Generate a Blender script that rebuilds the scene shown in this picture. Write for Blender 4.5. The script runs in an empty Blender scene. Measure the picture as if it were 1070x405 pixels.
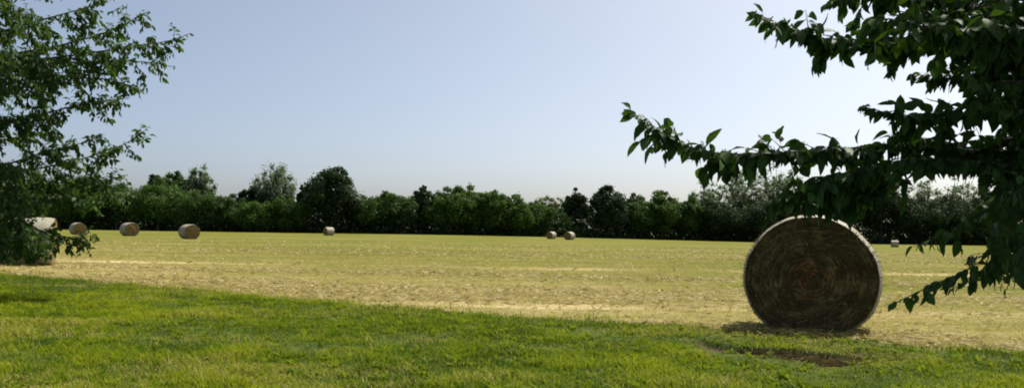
import bpy, math, random
import numpy as np
from mathutils import Vector, Matrix

# ------------------------------------------------------------------ camera, sky, sun
SC = bpy.context.scene
COL = SC.collection
F, CX, CY = 927.0, 535.0, 202.5          # focal length and centre in photograph pixels (1070 x 405)
CAM_H = 1.15
HORIZON_MID, ROLL = 240.4, math.radians(0.83)
PITCH = math.atan((HORIZON_MID - CY) / F)

cam_data = bpy.data.cameras.new('camera')
cam_data.sensor_width = 36.0
cam_data.lens = 36.0 * F / 1070.0
cam_data.clip_end = 8000.0
cam = bpy.data.objects.new('camera', cam_data)
COL.objects.link(cam)
CAM_R = Matrix.Rotation(math.pi / 2 + PITCH, 3, 'X') @ Matrix.Rotation(ROLL, 3, 'Z')
cam.matrix_world = Matrix.Translation((0, 0, CAM_H)) @ CAM_R.to_4x4()
SC.camera = cam

SUN_AZ, SUN_EL = math.radians(44), math.radians(54)     # azimuth from +Y towards +X
world = bpy.data.worlds.new('World')
SC.world = world
world.use_nodes = True
wn = world.node_tree.nodes
bg = wn['Background']
sky = wn.new('ShaderNodeTexSky')
sky.sky_type = 'NISHITA'
sky.sun_disc = False
sky.sun_elevation = SUN_EL
sky.sun_rotation = SUN_AZ
sky.air_density = 0.4
sky.dust_density = 3.0
sky.ozone_density = 1.5
tint = wn.new('ShaderNodeMix'); tint.data_type = 'RGBA'; tint.blend_type = 'MULTIPLY'
tint.inputs[0].default_value = 1.0
tint.inputs[7].default_value = (1.0, 1.02, .915, 1)        # even summer haze over the whole sky
world.node_tree.links.new(sky.outputs['Color'], tint.inputs[6])
haze_mix = wn.new('ShaderNodeMix'); haze_mix.data_type = 'RGBA'
haze_mix.inputs[0].default_value = .10
haze_mix.inputs[7].default_value = (2.9, 3.25, 3.75, 1)   # milky veil, the same in every direction
world.node_tree.links.new(tint.outputs[2], haze_mix.inputs[6])
world.node_tree.links.new(haze_mix.outputs[2], bg.inputs['Color'])
bg.inputs["Strength"].default_value = 0.15

sun_data = bpy.data.lights.new('sun', 'SUN')
sun_data.energy = 4.6
sun_data.angle = math.radians(0.53)
sun_data.color = (1.0, 0.94, 0.84)
sun = bpy.data.objects.new('sun', sun_data)
COL.objects.link(sun)
TO_SUN = Vector((math.cos(SUN_EL) * math.sin(SUN_AZ), math.cos(SUN_EL) * math.cos(SUN_AZ), math.sin(SUN_EL)))
sun.rotation_euler = TO_SUN.to_track_quat('Z', 'Y').to_euler()
sun.location = (30, 20, 60)

SC.view_settings.view_transform = 'Standard'
SC.view_settings.look = 'None'
SC.view_settings.exposure = 0.41
SC.view_settings.gamma = 1.0
SC.view_settings.use_curve_mapping = False
SC.render.engine = 'CYCLES'
SC.cycles.filter_width = 1.9
SC.cycles.transparent_max_bounces = 8

rng = np.random.default_rng(7)
random.seed(7)

# ------------------------------------------------------------------ helpers
def smooth(a, b, x):
    t = np.clip((np.asarray(x, float) - a) / (b - a), 0, 1)
    return t * t * (3 - 2 * t)

def ray(px, py):
    return CAM_R @ Vector(((px - CX) / F, -(py - CY) / F, -1.0))

def at(px, py, depth):
    """point seen at a photograph pixel, at a distance along +Y"""
    d = ray(px, py)
    return Vector((0, 0, CAM_H)) + d * (depth / d.y)

_lat = rng.random((256, 256))
def vnoise(x, y, s=1.0, off=0):
    """smooth lattice noise 0..1"""
    x = np.asarray(x, float) / s + 37.3 + off * 17.7
    y = np.asarray(y, float) / s + 91.1 + off * 5.3
    xi, yi = np.floor(x).astype(int), np.floor(y).astype(int)
    fx, fy = x - xi, y - yi
    fx = fx * fx * (3 - 2 * fx); fy = fy * fy * (3 - 2 * fy)
    g = lambda i, j: _lat[i % 256, j % 256]
    a = g(xi, yi) * (1 - fx) + g(xi + 1, yi) * fx
    b = g(xi, yi + 1) * (1 - fx) + g(xi + 1, yi + 1) * fx
    return a * (1 - fy) + b * fy

def fnoise(x, y, s, off=0):
    return (vnoise(x, y, s, off) * .55 + vnoise(x, y, s * .47, off + 3) * .3 + vnoise(x, y, s * .21, off + 6) * .15)

RUT0 = np.array((1.68, 9.30)); RUTU = np.array((0.674, -0.738)); RUTN = np.array((0.738, 0.674)); RUTL = 2.1
def rut(x, y):
    """0..1 how deep inside the little washed-out rut in the verge"""
    t = (x - RUT0[0]) * RUTU[0] + (y - RUT0[1]) * RUTU[1]
    s = (x - RUT0[0]) * RUTN[0] + (y - RUT0[1]) * RUTN[1]
    s = s + .10 * (vnoise(t, t * 0, .5, 2) - .5) + .05 * np.sin(t * 3)
    win = (.35 * smooth(0, .5, t) + .65 * smooth(.5, 1.1, t)) * (1 - smooth(RUTL - .35, RUTL, t))
    win = win * (.55 + .45 * smooth(.3, .6, vnoise(t, s, .33, 12)))
    return win * smooth(-.55, -.10, s) * (1 - smooth(.10, .17, s))

def verge_y(x):
    """y of the edge between verge grass and mown field"""
    x = np.asarray(x, float)
    xc = np.clip(x, -16, 14)
    return 12.05 - .60 * xc + .0085 * xc * xc + .45 * (fnoise(x, x * 0 + 3, 2.2) - .5) - .6 * (x - xc) - .35 - .13 * np.clip(x - .5, 0, 9)

def height(x, y):
    x = np.asarray(x, float); y = np.asarray(y, float)
    z = -0.9 * smooth(-20, 70, x) * smooth(25, 150, y)
    near = 1 - smooth(25, 60, y)
    z = z + near * (.05 * (fnoise(x, y, 2.6, 1) - .5) + .03 * (vnoise(x, y, .45, 4) - .5))
    z = z + .07 * smooth(2.5, -.5, y - verge_y(x)) * near * .6
    return z - .165 * rut(x, y)

def ground_at(px, py):
    d = ray(px, py); z = 0.0
    for _ in range(12):
        k = (z - CAM_H) / d.z
        p = Vector((0, 0, CAM_H)) + d * k
        z = float(height(p.x, p.y))
    return Vector((p.x, p.y, z))

def link(name, mesh, mat=None, parent=None):
    o = bpy.data.objects.new(name, mesh)
    COL.objects.link(o)
    if mat and not mesh.materials:
        mesh.materials.append(mat)
    if parent:
        o.parent = parent
    return o

def raw_mesh(name, V, faces, tint=None, smooth_shade=False):
    """V (n,3); faces: list of (m,k) int arrays (triangles or quads); tint: per vertex float"""
    if not isinstance(faces, list):
        faces = [faces]
    me = bpy.data.meshes.new(name)
    V = np.ascontiguousarray(V, dtype=np.float32)
    me.vertices.add(len(V)); me.vertices.foreach_set('co', V.ravel())
    idx = np.concatenate([f.ravel() for f in faces]).astype(np.int32)
    tot = np.concatenate([np.full(len(f), f.shape[1]) for f in faces]).astype(np.int32)
    me.loops.add(len(idx)); me.loops.foreach_set('vertex_index', idx)
    me.polygons.add(len(tot))
    me.polygons.foreach_set('loop_start', np.concatenate(([0], np.cumsum(tot)[:-1])).astype(np.int32))
    try:
        me.polygons.foreach_set('loop_total', tot)
    except Exception:
        pass
    if tint is not None:
        a = me.attributes.new('tint', 'FLOAT', 'POINT')
        a.data.foreach_set('value', np.ascontiguousarray(tint, dtype=np.float32))
    me.polygons.foreach_set('use_smooth', np.full(len(tot), bool(smooth_shade)))
    me.update(calc_edges=True)
    return me

class Soup:
    """collects vertex / face arrays into one mesh"""
    def __init__(s): s.V, s.T, s.Q, s.K, s.n = [], [], [], [], 0
    def add(s, V, F, tint=0.5):
        V = np.asarray(V, float); F = np.asarray(F, int)
        (s.Q if F.shape[1] == 4 else s.T).append(F + s.n)
        s.V.append(V); s.K.append(np.full(len(V), tint) if np.isscalar(tint) else tint); s.n += len(V)
    def mesh(s, name, sm=False):
        fs = []
        if s.T: fs.append(np.concatenate(s.T))
        if s.Q: fs.append(np.concatenate(s.Q))
        return raw_mesh(name, np.concatenate(s.V), fs, np.concatenate(s.K), sm)

def tube(P, R, sides=7, wob=0.0):
    P = np.asarray(P, float); n = len(P)
    R = np.asarray(R, float)
    T = np.gradient(P, axis=0); T /= np.linalg.norm(T, axis=1)[:, None] + 1e-9
    ref = np.array((0.31, 0.87, 0.39))
    A = np.cross(T, ref); A /= np.linalg.norm(A, axis=1)[:, None] + 1e-9
    B = np.cross(T, A)
    th = np.linspace(0, 2 * np.pi, sides, endpoint=False)
    rr = R[:, None] * (1 + wob * (rng.random((n, sides)) - .5))
    V = P[:, None] + rr[..., None] * (np.cos(th)[None, :, None] * A[:, None] + np.sin(th)[None, :, None] * B[:, None])
    i = np.arange(n - 1)[:, None] * sides; j = np.arange(sides)[None]; k = (j + 1) % sides
    Q = np.stack([i + j, i + k, i + sides + k, i + sides + j], -1).reshape(-1, 4)
    return V.reshape(-1, 3), Q

def smooth_path(P, step):
    P = np.asarray(P, float)
    E = np.vstack([2 * P[0] - P[1], P, 2 * P[-1] - P[-2]])
    out = []
    for i in range(1, len(E) - 2):
        a, b, c, d = E[i - 1:i + 3]
        n = max(2, int(np.linalg.norm(c - b) / step))
        for t in np.arange(n) / n:
            out.append(.5 * (2 * b + (c - a) * t + (2 * a - 5 * b + 4 * c - d) * t * t + (3 * b - a - 3 * c + d) * t ** 3))
    out.append(P[-1])
    return np.array(out)

def unit(v):
    return v / (np.linalg.norm(v, axis=-1, keepdims=True) + 1e-9)

def empty(name, loc, label, cat, group=None):
    o = bpy.data.objects.new(name, None)
    COL.objects.link(o); o.location = loc; o.empty_display_size = .3
    o['label'] = label; o['category'] = cat
    if group: o['group'] = group
    return o

# ------------------------------------------------------------------ materials
def material(name):
    m = bpy.data.materials.new(name); m.use_nodes = True
    return m, m.node_tree.nodes, m.node_tree.links, m.node_tree.nodes['Principled BSDF']

def ramp(n, stops):
    r = n.new('ShaderNodeValToRGB')
    e = r.color_ramp.elements
    while len(e) < len(stops): e.new(.5)
    for el, (p, c) in zip(e, stops):
        el.position = p; el.color = (*c, 1)
    return r

def noise(n, l, scale, detail=4, rough=.6, vec=None):
    t = n.new('ShaderNodeTexNoise')
    t.inputs['Scale'].default_value = scale; t.inputs['Detail'].default_value = detail
    t.inputs['Roughness'].default_value = rough
    if vec is not None: l.new(vec, t.inputs['Vector'])
    return t

def mixc(n, l, fac, a, b, mode='MIX'):
    m = n.new('ShaderNodeMix'); m.data_type = 'RGBA'; m.blend_type = mode
    for s, v in ((m.inputs[0], fac), (m.inputs[6], a), (m.inputs[7], b)):
        if hasattr(v, 'is_output'): l.new(v, s)
        elif isinstance(v, (int, float)): s.default_value = v
        else: s.default_value = (*v, 1)
    return m.outputs[2]

def math_(n, l, op, a, b=0.0, clamp=False):
    m = n.new('ShaderNodeMath'); m.operation = op; m.use_clamp = clamp
    for s, v in zip(m.inputs, (a, b)):
        if hasattr(v, 'is_output'): l.new(v, s)
        else: s.default_value = v
    return m.outputs[0]

def attr(n, name):
    a = n.new('ShaderNodeAttribute'); a.attribute_name = name
    return a

def foliage_mat(name, stops, trans, tfac=.35, rough=.5, spec=.3, keep=.75):
    """leaf: tinted diffuse and gloss with light passing through"""
    m, n, l, p = material(name)
    r = ramp(n, stops)
    l.new(attr(n, 'tint').outputs['Fac'], r.inputs['Fac'])
    l.new(r.outputs['Color'], p.inputs['Base Color'])
    p.inputs['Roughness'].default_value = rough
    p.inputs['Specular IOR Level'].default_value = spec
    t = n.new('ShaderNodeBsdfTranslucent')
    l.new(mixc(n, l, keep, r.outputs['Color'], trans), t.inputs['Color'])
    s = n.new('ShaderNodeMixShader'); s.inputs[0].default_value = tfac
    l.new(p.outputs[0], s.inputs[1]); l.new(t.outputs[0], s.inputs[2])
    l.new(s.outputs[0], n['Material Output'].inputs['Surface'])
    return m

M = {}
M['cherry_leaf'] = foliage_mat('cherry_leaf', [(0, (.022, .05, .012)), (.6, (.04, .085, .018)), (1, (.07, .13, .025))], (.09, .20, .012), .20, .55, .12)
M['cherry_leaf_pale'] = foliage_mat('cherry_leaf_pale', [(0, (.025, .056, .013)), (.6, (.046, .092, .02)), (1, (.078, .14, .028))], (.12, .24, .018), .27, .55, .15)
M['tree_dark'] = foliage_mat('tree_dark', [(0, (.014, .03, .012)), (.6, (.025, .05, .018)), (1, (.045, .08, .026))], (.06, .11, .02), .18, .6, .15)
M['tree_mid'] = foliage_mat('tree_mid', [(0, (.024, .055, .012)), (.6, (.046, .095, .02)), (1, (.075, .14, .03))], (.11, .21, .03), .28, .6, .15)
M['tree_fresh'] = foliage_mat('tree_fresh', [(0, (.03, .068, .012)), (.6, (.06, .115, .022)), (1, (.095, .16, .03))], (.13, .25, .03), .30, .6, .15)
M['tree_grey'] = foliage_mat('tree_grey', [(0, (.055, .085, .045)), (.6, (.11, .15, .08)), (1, (.17, .21, .125))], (.22, .30, .13), .42, .55, .25)
M['tree_yellow'] = foliage_mat('tree_yellow', [(0, (.05, .07, .02)), (.6, (.10, .13, .03)), (1, (.16, .19, .05))], (.2, .24, .05), .25, .6, .15)
M['grass'] = foliage_mat('grass', [(0, (.025, .06, .003)), (.3, (.08, .14, .005)), (.6, (.155, .215, .007)), (.85, (.27, .30, .012)), (.93, (.30, .26, .06)), (1, (.45, .37, .16))],
                         (.26, .36, .006), .42, .7, .06, .38)
M['stubble'] = foliage_mat('stubble', [(0, (.07, .105, .010)), (.35, (.13, .145, .020)), (.6, (.235, .20, .055)), (.85, (.37, .295, .125)), (1, (.56, .47, .26))],
                           (.30, .27, .06), .38, .75, .1)

def bark_mat(name, c0, c1):
    m, n, l, p = material(name)
    tc = n.new('ShaderNodeTexCoord')
    t = noise(n, l, 9, 6, .65, tc.outputs['Object'])
    r = ramp(n, [(.3, c0), (.7, c1)])
    l.new(t.outputs['Fac'], r.inputs['Fac']); l.new(r.outputs['Color'], p.inputs['Base Color'])
    p.inputs['Roughness'].default_value = .9
    b = n.new('ShaderNodeBump'); b.inputs['Strength'].default_value = .6; b.inputs['Distance'].default_value = .02
    l.new(t.outputs['Fac'], b.inputs['Height']); l.new(b.outputs[0], p.inputs['Normal'])
    return m
M['bark'] = bark_mat('bark', (.03, .022, .018), (.085, .065, .05))
M['far_bark'] = bark_mat('far_bark', (.05, .045, .035), (.14, .12, .095))

def ground_mat():
    m, n, l, p = material('ground')
    g = n.new('ShaderNodeNewGeometry')
    mp = n.new('ShaderNodeMapping'); mp.inputs['Rotation'].default_value = (0, 0, math.radians(-7))
    mp.inputs['Scale'].default_value = (.16, 1, 1)
    l.new(g.outputs['Position'], mp.inputs['Vector'])
    pos = g.outputs['Position']
    # mown field: straw and regrowth, combed into swaths
    swath = noise(n, l, .33, 5, .6, mp.outputs[0])
    fine = noise(n, l, 2.6, 4, .7, mp.outputs[0])
    speck = noise(n, l, 16, 4, .8, pos)
    patch = noise(n, l, .09, 3, .5, pos)
    k = math_(n, l, 'ADD', math_(n, l, 'MULTIPLY', swath.outputs['Fac'], .55), math_(n, l, 'MULTIPLY', fine.outputs['Fac'], .3))
    k = math_(n, l, 'ADD', k, math_(n, l, 'MULTIPLY', speck.outputs['Fac'], .25))
    k = math_(n, l, 'ADD', k, math_(n, l, 'MULTIPLY', attr(n, 'dry').outputs['Fac'], .22))
    k = math_(n, l, 'ADD', k, math_(n, l, 'MULTIPLY', math_(n, l, 'SUBTRACT', patch.outputs['Fac'], .5), .25))
    rf = ramp(n, [(.40, (.085, .105, .012)), (.54, (.134, .139, .021)), (.70, (.225, .195, .06)), (.92, (.45, .37, .18))])
    # pale raked lines of straw running across the field
    mp2 = n.new('ShaderNodeMapping'); mp2.inputs['Rotation'].default_value = (0, 0, math.radians(-7)); mp2.inputs['Scale'].default_value = (.03, 1, 1)
    l.new(pos, mp2.inputs['Vector'])
    line = noise(n, l, .21, 3, .5, mp2.outputs[0])
    brk = noise(n, l, .12, 2, .5, pos)
    li = math_(n, l, 'MULTIPLY', math_(n, l, 'SUBTRACT', line.outputs['Fac'], .57), 9.0, True)
    li = math_(n, l, 'MULTIPLY', li, math_(n, l, 'MULTIPLY', math_(n, l, 'SUBTRACT', brk.outputs['Fac'], .38), 5.0, True))
    k = math_(n, l, 'ADD', k, math_(n, l, 'MULTIPLY', li, .25))
    l.new(k, rf.inputs['Fac'])
    # verge: soil and thatch under the blades
    t2 = noise(n, l, 3.2, 5, .65, pos)
    rg = ramp(n, [(.3, (.03, .045, .010)), (.55, (.06, .085, .016)), (.75, (.12, .115, .035))])
    l.new(t2.outputs['Fac'], rg.inputs['Fac'])
    e = math_(n, l, 'ADD', attr(n, 'lawn').outputs['Fac'], math_(n, l, 'MULTIPLY', math_(n, l, 'SUBTRACT', speck.outputs['Fac'], .5), 1.4))
    e = math_(n, l, 'MULTIPLY', math_(n, l, 'ADD', e, .25), 2.0, True)
    c = mixc(n, l, e, rf.outputs['Color'], rg.outputs['Color'])
    rs = ramp(n, [(.3, (.045, .03, .02)), (.7, (.13, .085, .055))])
    l.new(speck.outputs['Fac'], rs.inputs['Fac'])
    c = mixc(n, l, attr(n, 'soil').outputs['Fac'], c, rs.outputs['Color'])
    l.new(c, p.inputs['Base Color'])
    p.inputs['Roughness'].default_value = .95; p.inputs['Specular IOR Level'].default_value = .04
    b = n.new('ShaderNodeBump'); b.inputs['Strength'].default_value = .3; b.inputs['Distance'].default_value = .03
    l.new(speck.outputs['Fac'], b.inputs['Height']); l.new(b.outputs[0], p.inputs['Normal'])
    return m
M['ground'] = ground_mat()

def bale_face_mat():
    m, n, l, p = material('bale_end')
    tc = n.new('ShaderNodeTexCoord'); o = tc.outputs['Object']
    a = attr(n, 'tint')                                  # distance from the core of the roll
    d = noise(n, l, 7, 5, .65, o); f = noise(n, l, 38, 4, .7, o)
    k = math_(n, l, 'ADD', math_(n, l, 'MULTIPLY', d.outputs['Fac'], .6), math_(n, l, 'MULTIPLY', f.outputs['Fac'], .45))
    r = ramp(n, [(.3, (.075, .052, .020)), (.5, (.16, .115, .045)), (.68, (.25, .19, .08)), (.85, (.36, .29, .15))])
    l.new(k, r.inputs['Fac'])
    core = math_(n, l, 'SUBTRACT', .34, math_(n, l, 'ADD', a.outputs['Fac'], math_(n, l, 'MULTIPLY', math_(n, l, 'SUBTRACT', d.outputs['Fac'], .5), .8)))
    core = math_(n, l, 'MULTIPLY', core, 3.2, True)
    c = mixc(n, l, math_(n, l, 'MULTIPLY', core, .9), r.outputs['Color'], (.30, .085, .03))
    l.new(c, p.inputs['Base Color']); p.inputs['Roughness'].default_value = .85
    p.inputs['Specular IOR Level'].default_value = .2
    b = n.new('ShaderNodeBump'); b.inputs['Strength'].default_value = .8; b.inputs['Distance'].default_value = .015
    l.new(f.outputs['Fac'], b.inputs['Height']); l.new(b.outputs[0], p.inputs['Normal'])
    return m
M['bale_end'] = bale_face_mat()

def bale_side_mat():
    m, n, l, p = material('bale_side')
    tc = n.new('ShaderNodeTexCoord'); o = tc.outputs['Object']
    d = noise(n, l, 5, 5, .65, o); f = noise(n, l, 45, 4, .7, o)
    k = math_(n, l, 'ADD', math_(n, l, 'MULTIPLY', d.outputs['Fac'], .5), math_(n, l, 'MULTIPLY', f.outputs['Fac'], .5))
    r = ramp(n, [(.3, (.16, .14, .095)), (.5, (.30, .275, .20)), (.7, (.46, .43, .34)), (.85, (.60, .58, .50))])
    l.new(k, r.inputs['Fac']); l.new(r.outputs['Color'], p.inputs['Base Color'])
    p.inputs['Roughness'].default_value = .7
    b = n.new('ShaderNodeBump'); b.inputs['Strength'].default_value = .6; b.inputs['Distance'].default_value = .015
    l.new(f.outputs['Fac'], b.inputs['Height']); l.new(b.outputs[0], p.inputs['Normal'])
    return m
M['bale_side'] = bale_side_mat()
M['straw'] = foliage_mat('straw', [(0, (.07, .045, .02)), (.5, (.15, .115, .05)), (.85, (.29, .23, .115)), (1, (.44, .38, .23))], (.3, .22, .09), .08, .8, .05)

# ------------------------------------------------------------------ ground
def axis(segs):
    out = []
    for a, b, s in segs:
        out.append(np.arange(a, b, s))
    return np.concatenate(out + [np.array([segs[-1][1]])])
gx = np.concatenate([-np.geomspace(3000, 61, 26), axis([(-60, -22, 2.0), (-22, -8, .5), (-8, 1, .09), (1, 4.2, .035), (4.2, 8, .09), (8, 22, .5), (22, 60, 2.0)]), np.geomspace(62, 3000, 26)])
gy = np.concatenate([axis([(-40, 3, 2.0), (3, 7.2, .12), (7.2, 10.4, .035), (10.4, 16, .1), (16, 30, .4), (30, 80, 1.5)]), np.geomspace(82, 5000, 40)])
X, Y = np.meshgrid(gx, gy)
Z = height(X, Y)
nx, ny = len(gx), len(gy)
ii = (np.arange(ny - 1)[:, None] * nx + np.arange(nx - 1)[None])
Q = np.stack([ii, ii + 1, ii + nx + 1, ii + nx], -1).reshape(-1, 4)
gm = raw_mesh('ground', np.stack([X, Y, Z], -1).reshape(-1, 3), Q, None, True)
lawn = np.clip((verge_y(X) - Y), -3, 3)
dry = np.exp(-np.clip(Y - verge_y(X), 0, 400) / 14.0)
soil = np.clip(rut(X, Y) * 2.4 - .10, 0, 1)
for nm, arr in (('lawn', lawn), ('dry', dry), ('soil', soil)):
    a = gm.attributes.new(nm, 'FLOAT', 'POINT'); a.data.foreach_set('value', arr.ravel().astype(np.float32))
ground = link('ground', gm, M['ground']); ground['kind'] = 'structure'

# ------------------------------------------------------------------ grass and stubble
def blades(x, y, h, w, lean, az, tint, segs=2):
    """one bent tapering blade per point"""
    n = len(x); z = height(x, y) - .01
    fx, fy = np.cos(az), np.sin(az)            # lean direction
    sx, sy = -fy, fx                           # width direction
    rows = []
    ts = [0, .55, 1.0] if segs == 2 else [0, 1.0]
    for t in ts[:-1]:
        ox, oy, oz = x + fx * lean * h * t * t, y + fy * lean * h * t * t, z + h * t * (1 - .25 * lean * t)
        ww = w * (1 - .45 * t) * .5
        rows += [np.stack([ox - sx * ww, oy - sy * ww, oz], -1), np.stack([ox + sx * ww, oy + sy * ww, oz], -1)]
    rows.append(np.stack([x + fx * lean * h, y + fy * lean * h, z + h * (1 - .25 * lean)], -1))
    k = len(rows)
    V = np.stack(rows, 1).reshape(-1, 3)
    b = (np.arange(n) * k)[:, None]
    T = [b + np.array([[k - 3, k - 2, k - 1]])]
    if segs == 2:
        T += [b + np.array([[0, 1, 3]]), b + np.array([[0, 3, 2]])]
    return V, np.concatenate(T), np.repeat(tint, k)

def scatter(n, y0, y1, pw=1.0, margin=2.2):
    u = rng.random(n)
    y = (y0 ** pw + u * (y1 ** pw - y0 ** pw)) ** (1 / pw)
    hw = y * .60 + margin
    return (rng.random(n) * 2 - 1) * hw, y

def grass_field():
    S = Soup()
    x, y = scatter(560000, 5.2, 23.0, .75)
    e = verge_y(x) - y + 1.1 * (fnoise(x, y, .45, 9) - .5) + .5 * rng.normal(size=len(x)) * (rng.random(len(x)) < .5)
    r = rut(x, y)
    keep = (e > 0) & (rng.random(len(x)) > r * 2.6)
    thin = fnoise(x, y, .8, 11)
    keep &= rng.random(len(x)) < .34 + 1.1 * smooth(.28, .62, thin)
    x, y, e, r = x[keep], y[keep], e[keep], r[keep]
    n = len(x)
    cl = fnoise(x, y, .5, 5); big = fnoise(x, y, 2.4, 8)
    h = (.022 + .085 * smooth(.4, .8, cl) * rng.random(n) + .03 * rng.random(n)) * (.75 + .5 * big)
    s_ = (x - RUT0[0]) * RUTN[0] + (y - RUT0[1]) * RUTN[1]; t_ = (x - RUT0[0]) * RUTU[0] + (y - RUT0[1]) * RUTU[1]
    h = np.where((s_ < .05) & (s_ > -.85) & (t_ > .55) & (t_ < RUTL + .1), h * .45, h)
    tall = rng.random(n) < .006
    h = np.where(tall, h * 1.9, h)
    edge = smooth(.9, .1, e); h = h * (1 + .5 * edge * rng.random(n))
    w = (.005 + .005 * rng.random(n)) * (.8 + y / 22)
    dryness = fnoise(x * .6, y, 1.0, 14)
    tint = .0 + .62 * smooth(.25, .75, cl) + .40 * (rng.random(n) - .5) + 1.2 * (big - .5) + .5 * (fnoise(x, y, .25, 27) - .5) + .25 * smooth(.3, .7, fnoise(x, y * .35, 1.1, 15))
    tint = tint - .38 * smooth(.52, .64, fnoise(x, y, .75, 37)) - .15 * smooth(.5, .65, fnoise(x, y, 2.0, 39))
    drymask = rng.random(n) < .07 + .60 * smooth(.52, .66, dryness)
    tint = np.where(drymask, .86 + .14 * rng.random(n), np.clip(tint, 0, .84))
    S.add(*blades(x, y, h, w, .3 + .9 * rng.random(n), rng.random(n) * 6.283, tint))
    # tufts: blades fanning out of one root
    x, y = scatter(9000, 5.2, 21.0, .9)
    m = (verge_y(x) - y > -.1) & (rut(x, y) < .08) & (rng.random(len(x)) < smooth(.35, .62, fnoise(x, y, .9, 17)) + .12)
    x, y = x[m], y[m]; k = 16; n = len(x) * k
    th = np.repeat(.035 + .06 * rng.random(len(x)), k); tt = np.repeat(rng.normal(.5, .22, len(x)), k)
    x = np.repeat(x, k) + rng.normal(0, .022, n); y = np.repeat(y, k) + rng.normal(0, .022, n)
    s_ = (x - RUT0[0]) * RUTN[0] + (y - RUT0[1]) * RUTN[1]; t_ = (x - RUT0[0]) * RUTU[0] + (y - RUT0[1]) * RUTU[1]
    th = np.where((s_ < .05) & (s_ > -.85) & (t_ > .55) & (t_ < RUTL + .1), th * .5, th)
    S.add(*blades(x, y, th * (.6 + .7 * rng.random(n)), .006 + .004 * rng.random(n), .3 + 1.1 * rng.random(n), rng.random(n) * 6.283, np.clip(tt + .12 * rng.normal(size=n), 0, .9)))
    # broad-leaved weeds lying close to the ground
    x, y = scatter(2600, 5.2, 16.0, .9)
    m = (verge_y(x) - y > .2) & (rut(x, y) < .05) & (rng.random(len(x)) < smooth(.45, .65, fnoise(x, y, 1.1, 19)))
    x, y = x[m], y[m]; k = 9; n = len(x) * k
    ta = np.repeat(rng.random(len(x)), k); x = np.repeat(x, k) + rng.normal(0, .03, n); y = np.repeat(y, k) + rng.normal(0, .03, n)
    S.add(*blades(x, y, .05 + .05 * rng.random(n), .018 + .014 * rng.random(n), .9 + .8 * rng.random(n), rng.random(n) * 6.283, np.clip(.35 + .4 * ta, 0, .8)))
    o = link('grass', S.mesh('grass'), M['grass'])
    o['kind'] = 'stuff'; o['label'] = 'short sunlit green verge grass filling the foreground'; o['category'] = 'grass'
grass_field()

def stubble_field():
    S = Soup()
    x, y = scatter(420000, 7.5, 60.0, .35)
    e = y - verge_y(x)
    keep = (e > -1.1 * fnoise(x, y, .5, 21) - .1 + .2) & (rng.random(len(x)) > smooth(28, 60, y))
    x, y, e = x[keep], y[keep], e[keep]; n = len(x)
    # swaths run nearly across the view
    u = y + .12 * x
    sw = vnoise(x * .10, u, 1.9, 23) * .7 + .3 * vnoise(x * .3, u, .8, 24); cl = fnoise(x, y, .6, 25)
    h = (.02 + .03 * rng.random(n)) * (.8 + .4 * cl)
    w = (.004 + .004 * rng.random(n)) * (.6 + y / 14)
    dryk = np.exp(-np.clip(e, 0, 400) / 14.0)
    tint = .13 + .42 * (sw - .5) + .24 + .28 * dryk + .06 * cl + .5 * (rng.random(n) - .5)
    lean = .3 + 1.6 * rng.random(n)
    S.add(*blades(x, y, h, w, lean, rng.random(n) * 6.283, np.clip(tint, 0, 1), 1))
    # cut straws lying flat, raked into rows
    x, y = scatter(130000, 7.5, 75.0, .3)
    e = y - verge_y(x); u = y + .12 * x
    row = .95 * fnoise(x * .05, u, 2.6, 31) + .1 * fnoise(x, y, .7, 33) + .2 * np.exp(-np.clip(e, 0, 99) / 3)
    keep = (e > .0) & (rng.random(len(x)) < .10 + smooth(.52, .8, row))
    x, y, e = x[keep], y[keep], e[keep]; n = len(x)
    z = height(x, y) + .012 + .022 * rng.random(n)
    L = .06 + .12 * rng.random(n); wd = (.003 + .003 * rng.random(n)) * (.7 + y / 12)
    az = rng.normal(0, .8, n)
    d = np.stack([np.cos(az), np.sin(az), rng.normal(0, .25, n)], -1) * L[:, None]
    s = np.stack([-np.sin(az) * .95, np.cos(az) * .95, rng.normal(.1, .3, n)], -1) * wd[:, None] * 1.5
    c = np.stack([x, y, z], -1)
    V = np.stack([c - d / 2 - s, c + d / 2 - s, c + d / 2 + s, c - d / 2 + s], 1).reshape(-1, 3)
    b = (np.arange(n) * 4)[:, None]
    S.add(V, b + np.array([[0, 1, 2, 3]]), np.repeat(np.clip(.62 + .38 * rng.random(n), 0, 1), 4))
    # straw shed round the foot of the big bale
    n = 900; x = 3.6 + rng.normal(0, .75, n); y = 10.2 + rng.normal(0, .5, n); z = height(x, y) + .02 + .03 * rng.random(n)
    L = .08 + .14 * rng.random(n); az = rng.random(n) * 6.283
    d = np.stack([np.cos(az), np.sin(az), rng.normal(0, .25, n)], -1) * L[:, None]
    s = np.stack([-np.sin(az) * .9, np.cos(az) * .9, rng.normal(.2, .4, n)], -1) * .004
    c = np.stack([x, y, z], -1)
    V = np.stack([c - d / 2 - s, c + d / 2 - s, c + d / 2 + s, c - d / 2 + s], 1).reshape(-1, 3)
    S.add(V, (np.arange(n) * 4)[:, None] + np.array([[0, 1, 2, 3]]), np.repeat(np.clip(.55 + .45 * rng.random(n), 0, 1), 4))
    o = link('stubble', S.mesh('stubble'), M['stubble'])
    o['kind'] = 'stuff'; o['label'] = 'cut straw-coloured hay stubble covering the mown field'; o['category'] = 'stubble'
stubble_field()

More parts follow.
